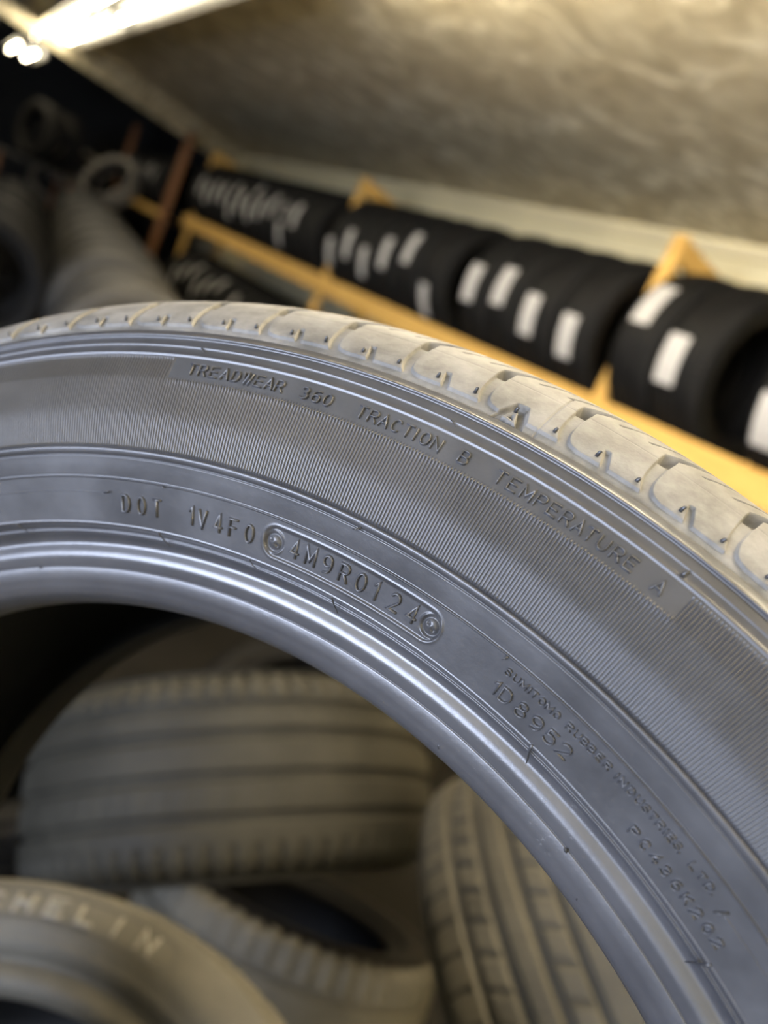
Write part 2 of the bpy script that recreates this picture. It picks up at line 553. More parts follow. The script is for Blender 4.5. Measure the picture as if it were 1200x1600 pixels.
# far sidewall and its bead (mirrored, plain) and the inner liner
far = [(r, -z) for r, z in reversed([tuple(x) for x in roll2]
       + [(.2206, .0935), (.2224, .0976), (.2353, .1024), (.2417, .105), (.254, .1067), (.265, .1057), (.273, .1033), (.2793, .1005), (.2815, .0990)])]
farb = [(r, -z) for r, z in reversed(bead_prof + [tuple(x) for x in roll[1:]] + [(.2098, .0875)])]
revolve(s, far, 720)
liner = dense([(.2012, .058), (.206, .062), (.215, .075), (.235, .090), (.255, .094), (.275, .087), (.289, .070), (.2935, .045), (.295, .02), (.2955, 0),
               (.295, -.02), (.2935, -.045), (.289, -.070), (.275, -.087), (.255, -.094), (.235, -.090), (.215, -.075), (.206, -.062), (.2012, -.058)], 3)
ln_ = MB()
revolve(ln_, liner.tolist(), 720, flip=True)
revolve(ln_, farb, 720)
ln_.build('liner_and_far_bead', M_new_shade, hero)  # far bead and liner coloured near black to stand for shade in the hole
s.build('sidewall', M_side, hero)

# --- tread as a height field over (angle, distance along the section)
PP = 2 * PI / 78
CORN = 1.4724                              # angle of one block's outer corner
tp = dense([(.2815, .0990), (.2839, .0975), (.2870, .0948), (.290, .0918), (.2935, .0878), (.2965, .0837), (.2990, .0790), (.3010, .0735), (.3025, .066), (.3037, .055), (.3050, .03), (.3055, 0),
            (.3050, -.03), (.3037, -.055), (.3025, -.066), (.3010, -.0735), (.2990, -.0790), (.2965, -.0837), (.2935, -.0878), (.290, -.0918), (.2870, -.0948), (.2839, -.0975), (.2815, -.0990)], 12)
sl = np.concatenate([[0], np.cumsum(np.hypot(*np.diff(tp, axis=0).T))])
half = len(tp) // 2
s_mid = sl[-1] / 2


def s_of_r(r):
    return np.interp(r, tp[:half, 0], sl[:half])


srow = np.concatenate([np.arange(0, .034, .00024), np.arange(.034, sl[-1], .0016), [sl[-1]]])
rw_ = np.interp(srow, sl, tp[:, 0]); zw_ = np.interp(srow, sl, tp[:, 1])
tang = np.stack([np.gradient(rw_, srow), np.gradient(zw_, srow)], -1)
tang /= np.linalg.norm(tang, axis=1)[:, None]
nr, nz = -tang[:, 1], tang[:, 0]            # outward normal of the section


def poly_sdf(px, py, poly):
    d = np.full(px.shape, 1e9); ins = np.zeros(px.shape, bool)
    n = len(poly)
    for i in range(n):
        ax, ay = poly[i]; bx, by = poly[(i + 1) % n]
        ex, ey = bx - ax, by - ay
        t = np.clip(((px - ax) * ex + (py - ay) * ey) / (ex * ex + ey * ey + 1e-18), 0, 1)
        d = np.minimum(d, np.hypot(px - ax - t * ex, py - ay - t * ey))
        c = ((ay > py) != (by > py)) & (px < (bx - ax) * (py - ay) / (by - ay + 1e-18) + ax)
        ins ^= c
    return np.where(ins, -d, d)


def catm(pts, k=5):
    return [tuple(q) for q in dense(pts, k)]


KX = .291
def pxy(lst): return [(a * KX, float(s_of_r(r))) for a, r in lst]
s_top = float(s_of_r(.3012))
right_edge = catm(pxy([(0, .2843), (-.0040, .2862), (-.0066, .2885), (-.0078, .2915), (-.0078, .2950), (-.0072, .2985), (-.0066, .3012)]))
left_edge = catm(pxy([(-.0757, .3012), (-.0760, .2985), (-.0766, .2950), (-.0776, .2915), (-.0772, .2885), (-.0745, .2862), (-.0700, .2850), (-.0616, .2843)]))
s_gr = s_mid - .030                         # the first circumferential groove
block = right_edge + [(-.0058 * KX, s_gr), (-.0750 * KX, s_gr)] + left_edge + pxy([(-.0394, .2843), (-.0447, .2885), (-.0400, .2887), (-.0317, .2843)])


def sm(x, a, b):
    t = np.clip((x - a) / (b - a), 0, 1); return t * t * (3 - 2 * t)


def height(x, ss):
    """x: metres from the block's corner, in (-PP*KX, 0]"""
    sh = np.maximum(ss - float(s_of_r(.2972)), 0)
    x = x - sh * .9
    x = ((x / KX) % PP - PP) * KX
    d = poly_sdf(x, ss, block)
    inside = 1 - sm(d, -.00015, .00022)
    deep = sm(ss, float(s_of_r(.2942)), float(s_of_r(.2942)) + .0007)
    g = -(.0009 + deep * .0026)
    h = g * (1 - inside)
    for sx in (-.0555, -.0268):             # two short sipes per block
        xx = x - sx * KX
        m = (1 - sm(np.abs(xx), .0003, .0006)) * sm(ss, float(s_of_r(.2976)), float(s_of_r(.2976)) + .0006) * (1 - sm(ss, s_gr - .004, s_gr - .003))
        h = h - m * .0030
    seam = np.exp(-((ss - float(s_of_r(.2946))) / .00018) ** 2) * inside
    h = h - seam * .00010
    return h


nf, nc = 112, 22
xf = (np.arange(nf) / nf - 1) * PP; xc = (np.arange(nc) / nc - 1) * PP
nfine = 19
first = CORN - PP                           # fine from two periods before the first corner
srow_n = srow <= .034


def center_pattern(x, ss):
    """ribs, slots and grooves over the crown, m from mid"""
    t = (ss - s_mid)
    h = np.zeros(np.broadcast(x, ss).shape)
    for c, wd in ((-.026, .0055), (.026, .0055), (-.0085, .005), (.0085, .005)):
        h = np.minimum(h, -.007 * (1 - sm(np.abs(t - c), wd - .0012, wd)) + 0 * x)
    sl_ = (1 - sm(np.abs(((x / KX / PP * 2) % 1) - .5 - t * 4), .03, .06)) * (np.abs(t) < .022)
    return np.minimum(h, -.003 * sl_)


def build_heights(xs):
    X, S = np.meshgrid(xs * KX, srow, indexing='ij')
    hL = height(X, np.minimum(S, s_gr + .001))
    hR = height(X, np.minimum(sl[-1] - S, s_gr + .001))
    hc_ = center_pattern(X, S)
    h = np.where(S < s_gr, hL, np.where(S > sl[-1] - s_gr, hR, hc_))
    return h


hfine = build_heights(xf); hcoarse = build_heights(xc)
phl = []; hl = []
for k in range(78):
    corner = first + (k + 0) * PP
    if k < nfine:
        h = hfine.copy(); xs = xf
        if abs(corner - (CORN + 8 * PP)) < 1e-6:   # block with the small triangle mark
            c0 = 2.1110
            X, S = np.meshgrid(xs * KX, srow, indexing='ij')
            rp = [(p - c0, r) for p, r in ((2.0470, .2814), (2.0516, .2842), (2.0607, .2884), (2.0683, .2886), (2.0772, .2843), (2.0795, .2819))]
            rp = [(a * KX, float(s_of_r(max(r, .2816)))) for a, r in rp]
            d = poly_sdf(X, S, rp); ins = 1 - sm(d, -.0002, .0002)
            h = h * (1 - ins) + (-.0020) * ins
            tri = [(a * KX, float(s_of_r(r))) for a, r in ((2.0568 - c0, .2829), (2.0650 - c0, .2867), (2.0722 - c0, .2824))]
            d = poly_sdf(X, S, tri)
            ring = (1 - sm(d, -.0001, .0002)) * sm(d, -.0013, -.0008)
            h = h + ring * .0019
            ln = np.exp(-((X - (2.0912 - c0) * KX) / .00022) ** 2) * (S < .0245)
            h = h - ln * .00035
    else:
        h = hcoarse; xs = xc
    phl.append(corner + xs); hl.append(h)
PHt = np.concatenate(phl); Ht = np.concatenate(hl)
t = MB()
t.grid(polar(PHt[:, None], rw_[None] + Ht * nr[None] * -1 * -1, zw_[None] + Ht * nz[None]), wrap=True)
TREAD_N = (nr, nz)
t.build('tread', M_tread, hero)

# --- vent nubs: small rubber stubs and curled spews
CENT = []


def surf_pt(phi, r, h=0.0):
    dr = 1e-4
    dz = (zr(r + dr) - zr(r - dr)) / (2 * dr)
    n = np.array([-dz, 1.0]); n /= np.linalg.norm(n)
    R_ = r + n[0] * h; Z_ = float(zr(r)) + n[1] * h
    return (R_ * math.cos(-phi), R_ * math.sin(-phi), Z_)


for k in range(-1, 12):
    c = CORN + k * PP
    for dx in (-.0466, -.0077):
        if k == 11 and dx > -.02: continue
        m = MB()
        a = c + dx
        e = random.uniform(-.001, .001)
        m.tube([surf_pt(a, .2858, -.0003), surf_pt(a, .2858, .0005), surf_pt(a + .001, .2860, .0012 + e * .3), surf_pt(a + .0015 + e, .28615, .0014 + e * .3)], [.00055, .0005, .00042, .0003], 8)
        m.build('vent_nub', M_nub, hero)
spews = [  # (phi, r, phi2, r2, lift, radius)
    (1.744, .2760, 1.752, .2741, .0008, .00022), (2.027, .2761, 2.036, .2745, .0008, .00022),
    (1.6500, .2312, 1.6600, .2318, .0008, .0003), (1.735, .2354, 1.743, .2349, .0007, .0003),
    (1.730, .2225, 1.742, .2190, .0006, .00028), (1.870, .2224, 1.878, .2206, .0006, .0002), (1.495, .2225, 1.512, .2195, .0006, .00025),
    (1.990, .2226, 1.999, .2188, .0008, .0003), (2.1965, .2353, 2.1935, .2340, .0009, .0003),
    (2.268, .2228, 2.276, .2180, .0010, .00045), (2.000, .2420, 1.992, .2410, .0008, .0003),
    (2.5175, .2228, 2.512, .2180, .0011, .0004), (2.4849, .2323, 2.478, .2300, .0009, .0003), (2.266, .2740, 2.2675, .2752, .0008, .0006),
    (1.500, .2096, 1.5035, .2092, .0002, .0004), (1.79, .2040, 1.793, .2034, .0005, .0005), (2.185, .2040, 2.189, .2034, .0006, .0006), (2.368, .2096, 2.372, .2092, .0002, .0006),
    (2.417, .2040, 2.421, .2034, .0005, .0006)]
for a, r, a2, r2, lf, rd in spews:
    m = MB()
    pts = []
    for q in np.linspace(0, 1, 7):
        pts.append(surf_pt(a + (a2 - a) * q, r + (r2 - r) * q, lf * math.sin(q * PI * .75) + .0001))
    m.tube(pts, [rd * (1 - .6 * q) for q in np.linspace(0, 1, 7)], 7)
    m.build('vent_spew', M_nub, hero)

# --- stroke lettering


def arc(cx, cy, rx, ry, a0, a1, n=12):
    return [(cx + rx * math.cos(math.radians(a0 + (a1 - a0) * i / n)), cy + ry * math.sin(math.radians(a0 + (a1 - a0) * i / n))) for i in range(n + 1)]


def glyph(c):
    """strokes in a 1 x 1 box"""
    G = {
        'T': [[(0, 1), (1, 1)], [(.5, 1), (.5, 0)]],
        'I': [[(.5, 0), (.5, 1)]],
        'L': [[(0, 1), (0, 0), (.95, 0)]],
        'E': [[(1, 1), (0, 1), (0, 0), (1, 0)], [(0, .52), (.85, .52)]],
        'F': [[(1, 1), (0, 1), (0, 0)], [(0, .52), (.8, .52)]],
        'A': [[(0, 0), (.5, 1), (1, 0)], [(.18, .32), (.82, .32)]],
        'V': [[(0, 1), (.5, 0), (1, 1)]],
        'W': [[(0, 1), (.25, 0), (.5, 1), (.75, 0), (1, 1)]],
        'M': [[(0, 0), (0, 1), (.5, .25), (1, 1), (1, 0)]],
        'N': [[(0, 0), (0, 1), (1, 0), (1, 1)]],
        'H': [[(0, 0), (0, 1)], [(1, 0), (1, 1)], [(0, .5), (1, .5)]],
        'K': [[(0, 0), (0, 1)], [(.95, 1), (0, .42)], [(.3, .6), (1, 0)]],
        'D': [[(0, 0), (0, 1), (.45, 1)] + arc(.45, .5, .55, .5, 90, -90) + [(0, 0)]],
        'O': [arc(.5, .5, .5, .5, 90, 450, 24)],
        'C': [arc(.52, .5, .52, .5, 45, 315, 18)],
        'U': [[(0, 1), (0, .4)] + arc(.5, .4, .5, .4, 180, 360) + [(1, 1)]],
        'P': [[(0, 0), (0, 1), (.55, 1)] + arc(.6, .74, .4, .26, 90, -90) + [(0, .48)]],
        'R': [[(0, 0), (0, 1), (.55, 1)] + arc(.6, .74, .4, .26, 90, -90) + [(0, .48)], [(.5, .48), (1, 0)]],
        'B': [[(0, 0), (0, 1), (.5, 1)] + arc(.55, .76, .38, .24, 90, -90) + [(0, .52)], [(.55, .52)] + arc(.58, .26, .42, .26, 90, -90) + [(0, 0)]],
        'S': [arc(.5, .75, .46, .25, 20, 270, 14) + arc(.5, .25, .48, .25, 90, -160, 14)[1:]],
        '0': [arc(.5, .5, .5, .5, 90, 450, 24)],
        '1': [[(.1, .78), (.5, 1), (.5, 0)]],
        '2': [arc(.5, .7, .47, .3, 160, -30, 12) + [(0, 0), (1, 0)]],
        '3': [arc(.45, .76, .42, .24, 150, -80, 12) + arc(.45, .27, .5, .27, 80, -150, 12)],
        '4': [[(.72, 0), (.72, 1), (0, .28), (1, .28)]],
        '5': [[(.92, 1), (.15, 1), (.08, .55)] + arc(.45, .33, .52, .33, 125, -150, 14)],
        '6': [[(.85, .98)] + arc(.6, .45, .6, .53, 110, 180, 6) + arc(.5, .3, .49, .3, 180, -180, 20)],
        '8': [arc(.5, .76, .38, .24, -90, 270, 18), arc(.5, .26, .5, .27, 90, 450, 20)],
        '9': [[(.2, .0)] + arc(.4, .55, .6, .55, -60, 0, 6) + arc(.5, .7, .49, .3, 0, 360, 20)],
        ',': [[(.2, .1), (.1, -.15)]],
        '.': [[(.15, 0), (.15, .1)]],
    }
    return G[c]


def sweep(mb, pts, wd, ht, put):
    """pts: plane polyline in metres; rounded ridge of width wd, height ht; put(x, y, h) -> point"""
    p = [np.array(q, float) for q in pts]
    o = [p[0]]
    for q in p[1:]:
        if np.linalg.norm(q - o[-1]) > 1e-6: o.append(q)
    p = o
    closed = np.linalg.norm(p[0] - p[-1]) < 1e-5 and len(p) > 3
    if closed: p = p[:-1]
    n = len(p)
    prof = [(-.5, -.35), (-.42, .45), (-.22, .92), (0, 1), (.22, .92), (.42, .45), (.5, -.35)]
    rings = []
    for i in range(n):
        a = p[i - 1] if (i > 0 or closed) else None
        b_ = p[(i + 1) % n] if (i < n - 1 or closed) else None
        t1 = (p[i] - a) / np.linalg.norm(p[i] - a) if a is not None else None
        t2 = (b_ - p[i]) / np.linalg.norm(b_ - p[i]) if b_ is not None else None
        if t1 is None: t1 = t2
        if t2 is None: t2 = t1
        tm = t1 + t2
        if np.linalg.norm(tm) < 1e-6: tm = t1
        tm /= np.linalg.norm(tm)
        nn_ = np.array([-tm[1], tm[0]])
        k = 1 / max(.45, nn_ @ np.array([-t1[1], t1[0]]))
        rings.append((p[i], nn_ * k, tm))
    verts = []
    seq = []
    if not closed:
        q, nn_, tm = rings[0]
        seq.append((q - tm * wd * .45, nn_ * .55, -.35)); seq.append((q - tm * wd * .3, nn_ * .8, .5))
    for q, nn_, tm in rings: seq.append((q, nn_, 1.0))
    if not closed:
        q, nn_, tm = rings[-1]
        seq.append((q + tm * wd * .3, nn_ * .8, .5)); seq.append((q + tm * wd * .45, nn_ * .55, -.35))
    for q, nn_, hs in seq:
        for ox, oh in prof:
            xx = q + nn_ * ox * wd
            hh_ = oh * hs if hs > 0 else -.35
            verts.append(put(xx[0], xx[1], ht * (hh_ if hs > 0 else -.35)))
    m_ = len(prof); f = []
    L = len(seq)
    for i in range(L if closed else L - 1):
        j = (i + 1) % L
        for k_ in range(m_ - 1):
            f.append((i * m_ + k_, j * m_ + k_, j * m_ + k_ + 1, i * m_ + k_ + 1))
    mb.add(verts, f)


def hero_text(chars, r0, r1, wid, sw, ht, label, lower=0.0):
    mb = MB()
    for ch, pc_ in chars:
        wf = {'I': .3, 'W': 1.12, 'M': 1.12, ',': .4, '.': .4, '1': .75}.get(ch, 1.0)
        wl = wid * (wf if ch not in 'I1,.' else 1)
        for st in glyph(ch):
            pts = [((x - .5) * wl, y * (r1 - r0)) for x, y in st]
            sweep(mb, pts, sw, ht, lambda x, y, h, c=pc_: surf_pt(c + x / ((r0 + r1) / 2), r0 + y, h - lower))
    o = mb.build('raised_lettering', M_side, hero)
    o['label'] = label
    return o


def seqc(txt, cs): return list(zip(txt.replace(' ', ''), cs))


hero_text(seqc('TREADWEAR360', [1.7473, 1.7605, 1.7745, 1.7886, 1.8015, 1.8158, 1.8292, 1.8418, 1.8535, 1.8832, 1.8965, 1.9095])
          + seqc('TRACTION', [1.9479, 1.9608, 1.9733, 1.9863, 1.9988, 2.0075, 2.0178, 2.0303]) + [('B', 2.0596)]
          + seqc('TEMPERATURE', [2.0975, 2.1113, 2.1258, 2.1395, 2.1525, 2.1658, 2.1785, 2.1898, 2.2030, 2.2168, 2.2300]) + [('A', 2.2588)],
          .2671, .2703, .0023, .00050, .0008, 'raised letters TREADWEAR 360 TRACTION B TEMPERATURE A', .0)
hero_text(seqc('DOT1V4F0', [1.6830, 1.7068, 1.7300, 1.7835, 1.7982, 1.8208, 1.8425, 1.8657]), .2265, .2311, .0024, .00080, .0008, 'raised letters DOT 1V4F0')
hero_text(seqc('4M9R0124', [1.9278, 1.9502, 1.9730, 1.9960, 2.0188, 2.0402, 2.0638, 2.0876]), .2270, .2315, .0025, .0008, .0008, 'raised code 4M9R0124', .0005)
hero_text(seqc('SUMITOMO', [2.2057, 2.2156, 2.2253, 2.2325, 2.2385, 2.2480, 2.2570, 2.2665]) + seqc('RUBBER', [2.2828, 2.2925, 2.3015, 2.3105, 2.3205, 2.3305])
          + seqc('INDUSTRIES,', [2.3422, 2.3500, 2.3603, 2.3700, 2.3790, 2.3880, 2.3970, 2.4040, 2.4105, 2.4188, 2.4265]) + seqc('LTD.', [2.4398, 2.4496, 2.4599, 2.4680]),
          .2315, .2331, .0014, .00042, .0007, 'raised letters SUMITOMO RUBBER INDUSTRIES, LTD.')
hero_text(seqc('1D8952', [2.2058, 2.2174, 2.2379, 2.2575, 2.2763, 2.2945]), .2257, .2290, .0027, .00055, .0008, 'raised number 1D8952')
hero_text(seqc('PC436K202', [2.3893, 2.4039, 2.4184, 2.4317, 2.4462, 2.4603, 2.4741, 2.4890, 2.5030]), .2256, .2277, .0017, .0005, .0008, 'raised code PC436K202')
# fine moulded ring line, broken where the writing stands
for a0, a1 in ((1.30, 1.654), (2.4855, 2.80)):
    mb = MB()
    pts = [(x * .2312, 0) for x in np.linspace(a0, a1, 80)]
    sweep(mb, pts, .00032, .00022, lambda x, y, h: surf_pt(x / .2312, .2312 + y, h))
    mb.build('raised_line', M_side, hero)

# ------------------------------------------------------------------ tyres of the store


def tyre_meshes(name, R, rb, W, grooves, lugs, per, mat, slot=None, sipe=None, nrow=70, smat=None, lmat=None):
    """returns (tread mesh, near sidewall mesh, far sidewall mesh)"""
    hw = W / 2
    sec = dense([(R - .030, .925 * hw), (R - .020, .895 * hw), (R - .011, .82 * hw), (R - .006, .70 * hw), (R - .002, .40 * hw), (R, 0),
                 (R - .002, -.40 * hw), (R - .006, -.70 * hw), (R - .011, -.82 * hw), (R - .020, -.895 * hw), (R - .030, -.925 * hw)], 10)
    l = np.concatenate([[0], np.cumsum(np.hypot(*np.diff(sec, axis=0).T))])
    ss = np.linspace(0, l[-1], nrow)
    r_ = np.interp(ss, l, sec[:, 0]); z_ = np.interp(ss, l, sec[:, 1])
    tg = np.stack([np.gradient(r_, ss), np.gradient(z_, ss)], -1); tg /= np.linalg.norm(tg, axis=1)[:, None]
    n1, n2 = -tg[:, 1], tg[:, 0]
    x = np.arange(lugs * per) / per
    Xg, Zg = np.meshgrid(x, z_, indexing='ij')
    h = np.zeros_like(Xg)
    for gz, gw, gd in grooves:
        h = np.minimum(h, -gd * (1 - sm(np.abs(Zg - gz), gw * .35, gw * .65)))
    if slot is not None:                    # (|z| from, |z| to, width share, depth)
        z0, z1, wd, dp = slot
        m_ = (np.abs(Zg) > z0) & (np.abs(Zg) < z1)
        fr = np.abs(((Xg + np.sign(Zg) * .25) % 1) - .5)
        h = np.minimum(h, -dp * (1 - sm(fr, wd * .5, wd * .8)) * m_)
    for z0, z1, slant, wd, dp in (sipe or []):
        m_ = (Zg > z0) & (Zg < z1)
        fr = np.abs(((Xg + (Zg - z0) * slant) % 1) - .5)
        h = np.minimum(h, -dp * (1 - sm(fr, wd * .5, wd)) * m_)
    ph_ = x / lugs * 2 * PI
    tb = MB()
    tb.grid(polar(ph_[:, None], r_[None] + h * n1[None], z_[None] + h * n2[None]), wrap=True)
    lin = dense([(rb + .002, .60 * hw), (rb + .025, .80 * hw), ((R + rb) / 2, .90 * hw), (R - .045, .86 * hw), (R - .022, .68 * hw), (R - .014, 0),
                 (R - .022, -.68 * hw), (R - .045, -.86 * hw), ((R + rb) / 2, -.90 * hw), (rb + .025, -.80 * hw), (rb + .002, -.60 * hw)], 3)
    nt_ = sum(len(q) for q in tb.f4)
    revolve(tb, lin.tolist(), 96, flip=True)
    tread = tb.mesh(name + '_tread', mat)
    tread.materials.append(lmat or M_new_shade)
    mi = np.zeros(len(tread.polygons), np.int32); mi[nt_:] = 1
    tread.polygons.foreach_set('material_index', mi)
    sds = []
    for sg in (1, -1):
        pr = dense([(rb + .002, .60 * hw), (rb - .003, .66 * hw), (rb - .002, .74 * hw), (rb + .003, .785 * hw), (rb + .010, .80 * hw), (rb + .016, .80 * hw), (rb + .019, .87 * hw), (rb + .023, .915 * hw),
                    (rb + .026, .93 * hw), ((R + rb) / 2 - .008, .985 * hw), ((R + rb) / 2 + .004, 1.0 * hw), ((R + rb) / 2 + .022, .992 * hw), (R - .043, .965 * hw), (R - .040, .955 * hw), (R - .030, .925 * hw)], 3)
        sb = MB(); revolve(sb, [(a, sg * c) for a, c in pr], 192, flip=(sg < 0))
        sds.append(sb.mesh(name + '_side', smat or mat))
    return tread, sds[0], sds[1]


def tyre(meshes, mat4, label, group=None, spin=0.0):
    r = empty('tyre', mat4)
    tag(r, label, 'tyre', group)
    for nm, me in (('tread', meshes[0]), ('sidewall', meshes[1]), ('sidewall', meshes[2])):
        o = bpy.data.objects.new(nm, me); COL.objects.link(o); o.parent = r
        if spin: o.rotation_euler = (0, 0, spin)
    return r


G4 = [(-.058, .009, .007), (-.02, .010, .007), (.02, .010, .007), (.058, .009, .007)]
RACK = tyre_meshes('rack', .313, .208, .222, G4, 76, 6, M_new_shade, slot=(.068, .1, .16, .004), nrow=60)

# paper stickers wrapped on the tread
def sticker_mesh(R, wdt, ln, zoff=0.0):
    mb = MB()
    a = np.linspace(-ln / 2 / R, ln / 2 / R, 14)
    for rr_, fl in ((R + .0022, False), (R + .0008, True)):
        V = np.stack([np.stack([rr_ * np.cos(a), rr_ * np.sin(a), np.full_like(a, z)], -1) for z in (zoff - wdt / 2, zoff - wdt / 6, zoff + wdt / 6, zoff + wdt / 2)], 1)
        mb.grid(V, flip=fl)
    return mb.mesh('paper_sticker', M_paper)


STK = {}


def sticker(parent, ang, wdt=.085, ln=.17, zoff=0.0, R=.313):
    key = (wdt, ln, zoff)
    if key not in STK: STK[key] = sticker_mesh(R, wdt, ln, zoff)
    o = bpy.data.objects.new('paper_sticker', STK[key]); COL.objects.link(o); o.parent = parent
    o.rotation_euler = (0, 0, ang)
    o['label'] = 'white paper sticker on the tread'
    return o


def rack_mat(x, y, z, yaw=0.0):
    """wheel standing on its tread, axle along the rack; local X points up"""
    return Matrix.Translation((x, y, z)) @ Matrix.Rotation(yaw, 4, 'Z') @ Matrix.Rotation(PI / 2, 4, 'Y').to_4x4() @ Matrix.Rotation(PI / 2, 4, 'X') @ Matrix.Identity(4)


def stand(x, y, z, yaw=0.0):
    # columns: local X -> up, local Z -> +Y, local Y -> local Z x local X
    X_ = Vector((0, 0, 1)); Z_ = Vector((math.sin(yaw), math.cos(yaw), 0)); Y_ = Z_.cross(X_)
    m_ = Matrix.Identity(4)
    for i in range(3): m_[i][0] = X_[i]; m_[i][1] = Y_[i]; m_[i][2] = Z_[i]
    m_.translation = (x, y, z)
    return m_                               # local Y = +X room side


# wooden rack on the right
rack = empty('tyre_rack', loc=(2.45, 2.0, 0)); rack.location = (0, 0, 0)
tag(rack, 'yellow pine rack along the wall, tyres cradled on its long front rail', 'rack')
XF, XB = 2.25, 2.64
RT = H + .045
for z in (RT, RT - .82):
    for x0 in (XF, XB):
        box_obj('rail', M_wood, (x0, x0 + .04, .55, 8.02, z - .108, z), rack)
for y in (2.118, 4.73, 7.93):
    box_obj('post', M_wood, (XF + .041, XF + .079, y - .03, y + .03, 0, H + .70), rack)
    box_obj('post', M_wood, (XB + .001, XB + .039, y - .045, y + .045, 0, H + .62), rack)
    m = MB()
    v = [(XF + .04, y - .02, H + .70), (XF + .04, y - .02, H + .62), (XB + .04, y - .02, H + .56), (XB + .04, y - .02, H + .64),
         (XF + .04, y + .02, H + .70), (XF + .04, y + .02, H + .62), (XB + .04, y + .02, H + .56), (XB + .04, y + .02, H + .64)]
    m.add(v, [(0, 1, 2, 3), (7, 6, 5, 4), (0, 4, 5, 1), (1, 5, 6, 2), (2, 6, 7, 3), (3, 7, 4, 0)])
    m.build('cross_piece', M_wood, rack, smooth=False)

RR = .313
XC = 2.465
ZC = RT + math.sqrt(RR ** 2 - .175 ** 2)
ysL = [1.10, 1.335, 1.74, 1.965, 2.29, 2.52, 2.75, 2.975, 3.36, 3.60, 3.83, 4.06, 4.29, 4.52, 4.94, 5.17, 5.40, 5.63, 5.86, 6.09, 6.32, 6.55, 6.78, 7.01, 7.24, 7.47, 7.70]
dzL = {1.335: -.13, 1.74: -.05, 1.965: .12, 2.29: -.10, 2.52: -.07, 2.75: .01, 2.975: -.02, 3.36: -.18, 3.60: .05, 3.83: -.02, 4.06: -.11, 4.29: -.04, 4.52: -.12,
       5.17: .03, 5.40: -.13, 5.63: .05, 5.86: 0, 6.09: -.04, 6.32: 0, 6.55: -.08, 6.78: .02, 7.01: .02, 7.24: -.02, 7.47: .04}
ORD = ['first', 'second', 'third', 'fourth', 'fifth', 'sixth', 'seventh', 'eighth', 'ninth', 'tenth', 'eleventh', 'twelfth', 'thirteenth', 'fourteenth', 'fifteenth', 'sixteenth', 'seventeenth', 'eighteenth', 'nineteenth', 'twentieth', 'twenty-first', 'twenty-second', 'twenty-third', 'twenty-fourth', 'twenty-fifth', 'twenty-sixth']
cnt = {'near': 0, 'mid': 0, 'far': 0}
for y in ysL:
    if y < 2.1: lab = 'black tyre on the upper rail, %s towards the camera from the first post' % ORD[[1.965, 1.74, 1.335, 1.10].index(y)]
    elif y < 4.8:
        lab = 'black tyre on the upper rail, %s beyond the first post' % ORD[cnt['mid']]; cnt['mid'] += 1
    else:
        lab = 'black tyre on the upper rail, %s beyond the middle post' % ORD[cnt['far']]; cnt['far'] += 1
    if y in dzL: lab += ', stickered'
    t_ = tyre(RACK, stand(XC, y, ZC), lab, 'new tyres on the upper rack')
    if y in dzL:
        # local X is up; the aisle side is local -Y
        ang = -math.acos(max(-1, min(1, dzL[y] / .325)))
        sticker(t_, ang, .085 if y < 3.2 else .07, .17, {1.965: .015, 1.74: .04, 1.335: .03, 2.29: .01}.get(y, .03))
        if y in (6.09, 6.55, 5.40): sticker(t_, ang + .55, .05, .10)
for i in range(15):
    y = 4.62 + i * .228
    if abs(y - 4.80) < .15: continue
    if y > 7.75: break
    t_ = tyre(RACK, stand(XC, y, ZC - .82), 'black tyre on the lower rail, %s beyond the middle post' % ORD[cnt['near']], 'new tyres on the lower rack')
    cnt['near'] += 1
    if cnt['near'] in (5, 7, 8, 9, 10, 11, 12): sticker(t_, -1.25 + .5 * ((i * 5) % 3 - 1) * .5, .07, .15)

# second rack beyond, darker reddish upright
rk2 = empty('far_tyre_rack'); tag(rk2, 'reddish wooden rack upright past the end of the pine rack with a short pale rail', 'rack')
box_obj('post', M_woodred, (2.15, 2.21, 8.42, 8.52, 0, H + .80), rk2)
box_obj('post', M_woodred, (2.15, 2.21, 11.0, 11.1, 0, H + .80), rk2)
box_obj('rail', M_wood, (2.15, 2.19, 8.52, 11.0, H - .10, H - .02), rk2)
box_obj('rail', M_wood, (2.55, 2.59, 8.46, 11.06, H - .10, H - .02), rk2)
for i in range(9):
    y = 8.75 + i * .24
    t_ = tyre(RACK, stand(2.39, y, H - .02 + .27), 'black tyre on the rack behind the reddish upright, %s from it' % ORD[i], 'tyres on the far rack')
    if i in (1, 2, 3, 5, 6): sticker(t_, -1.3 - .2 * (i % 2), .06, .14)

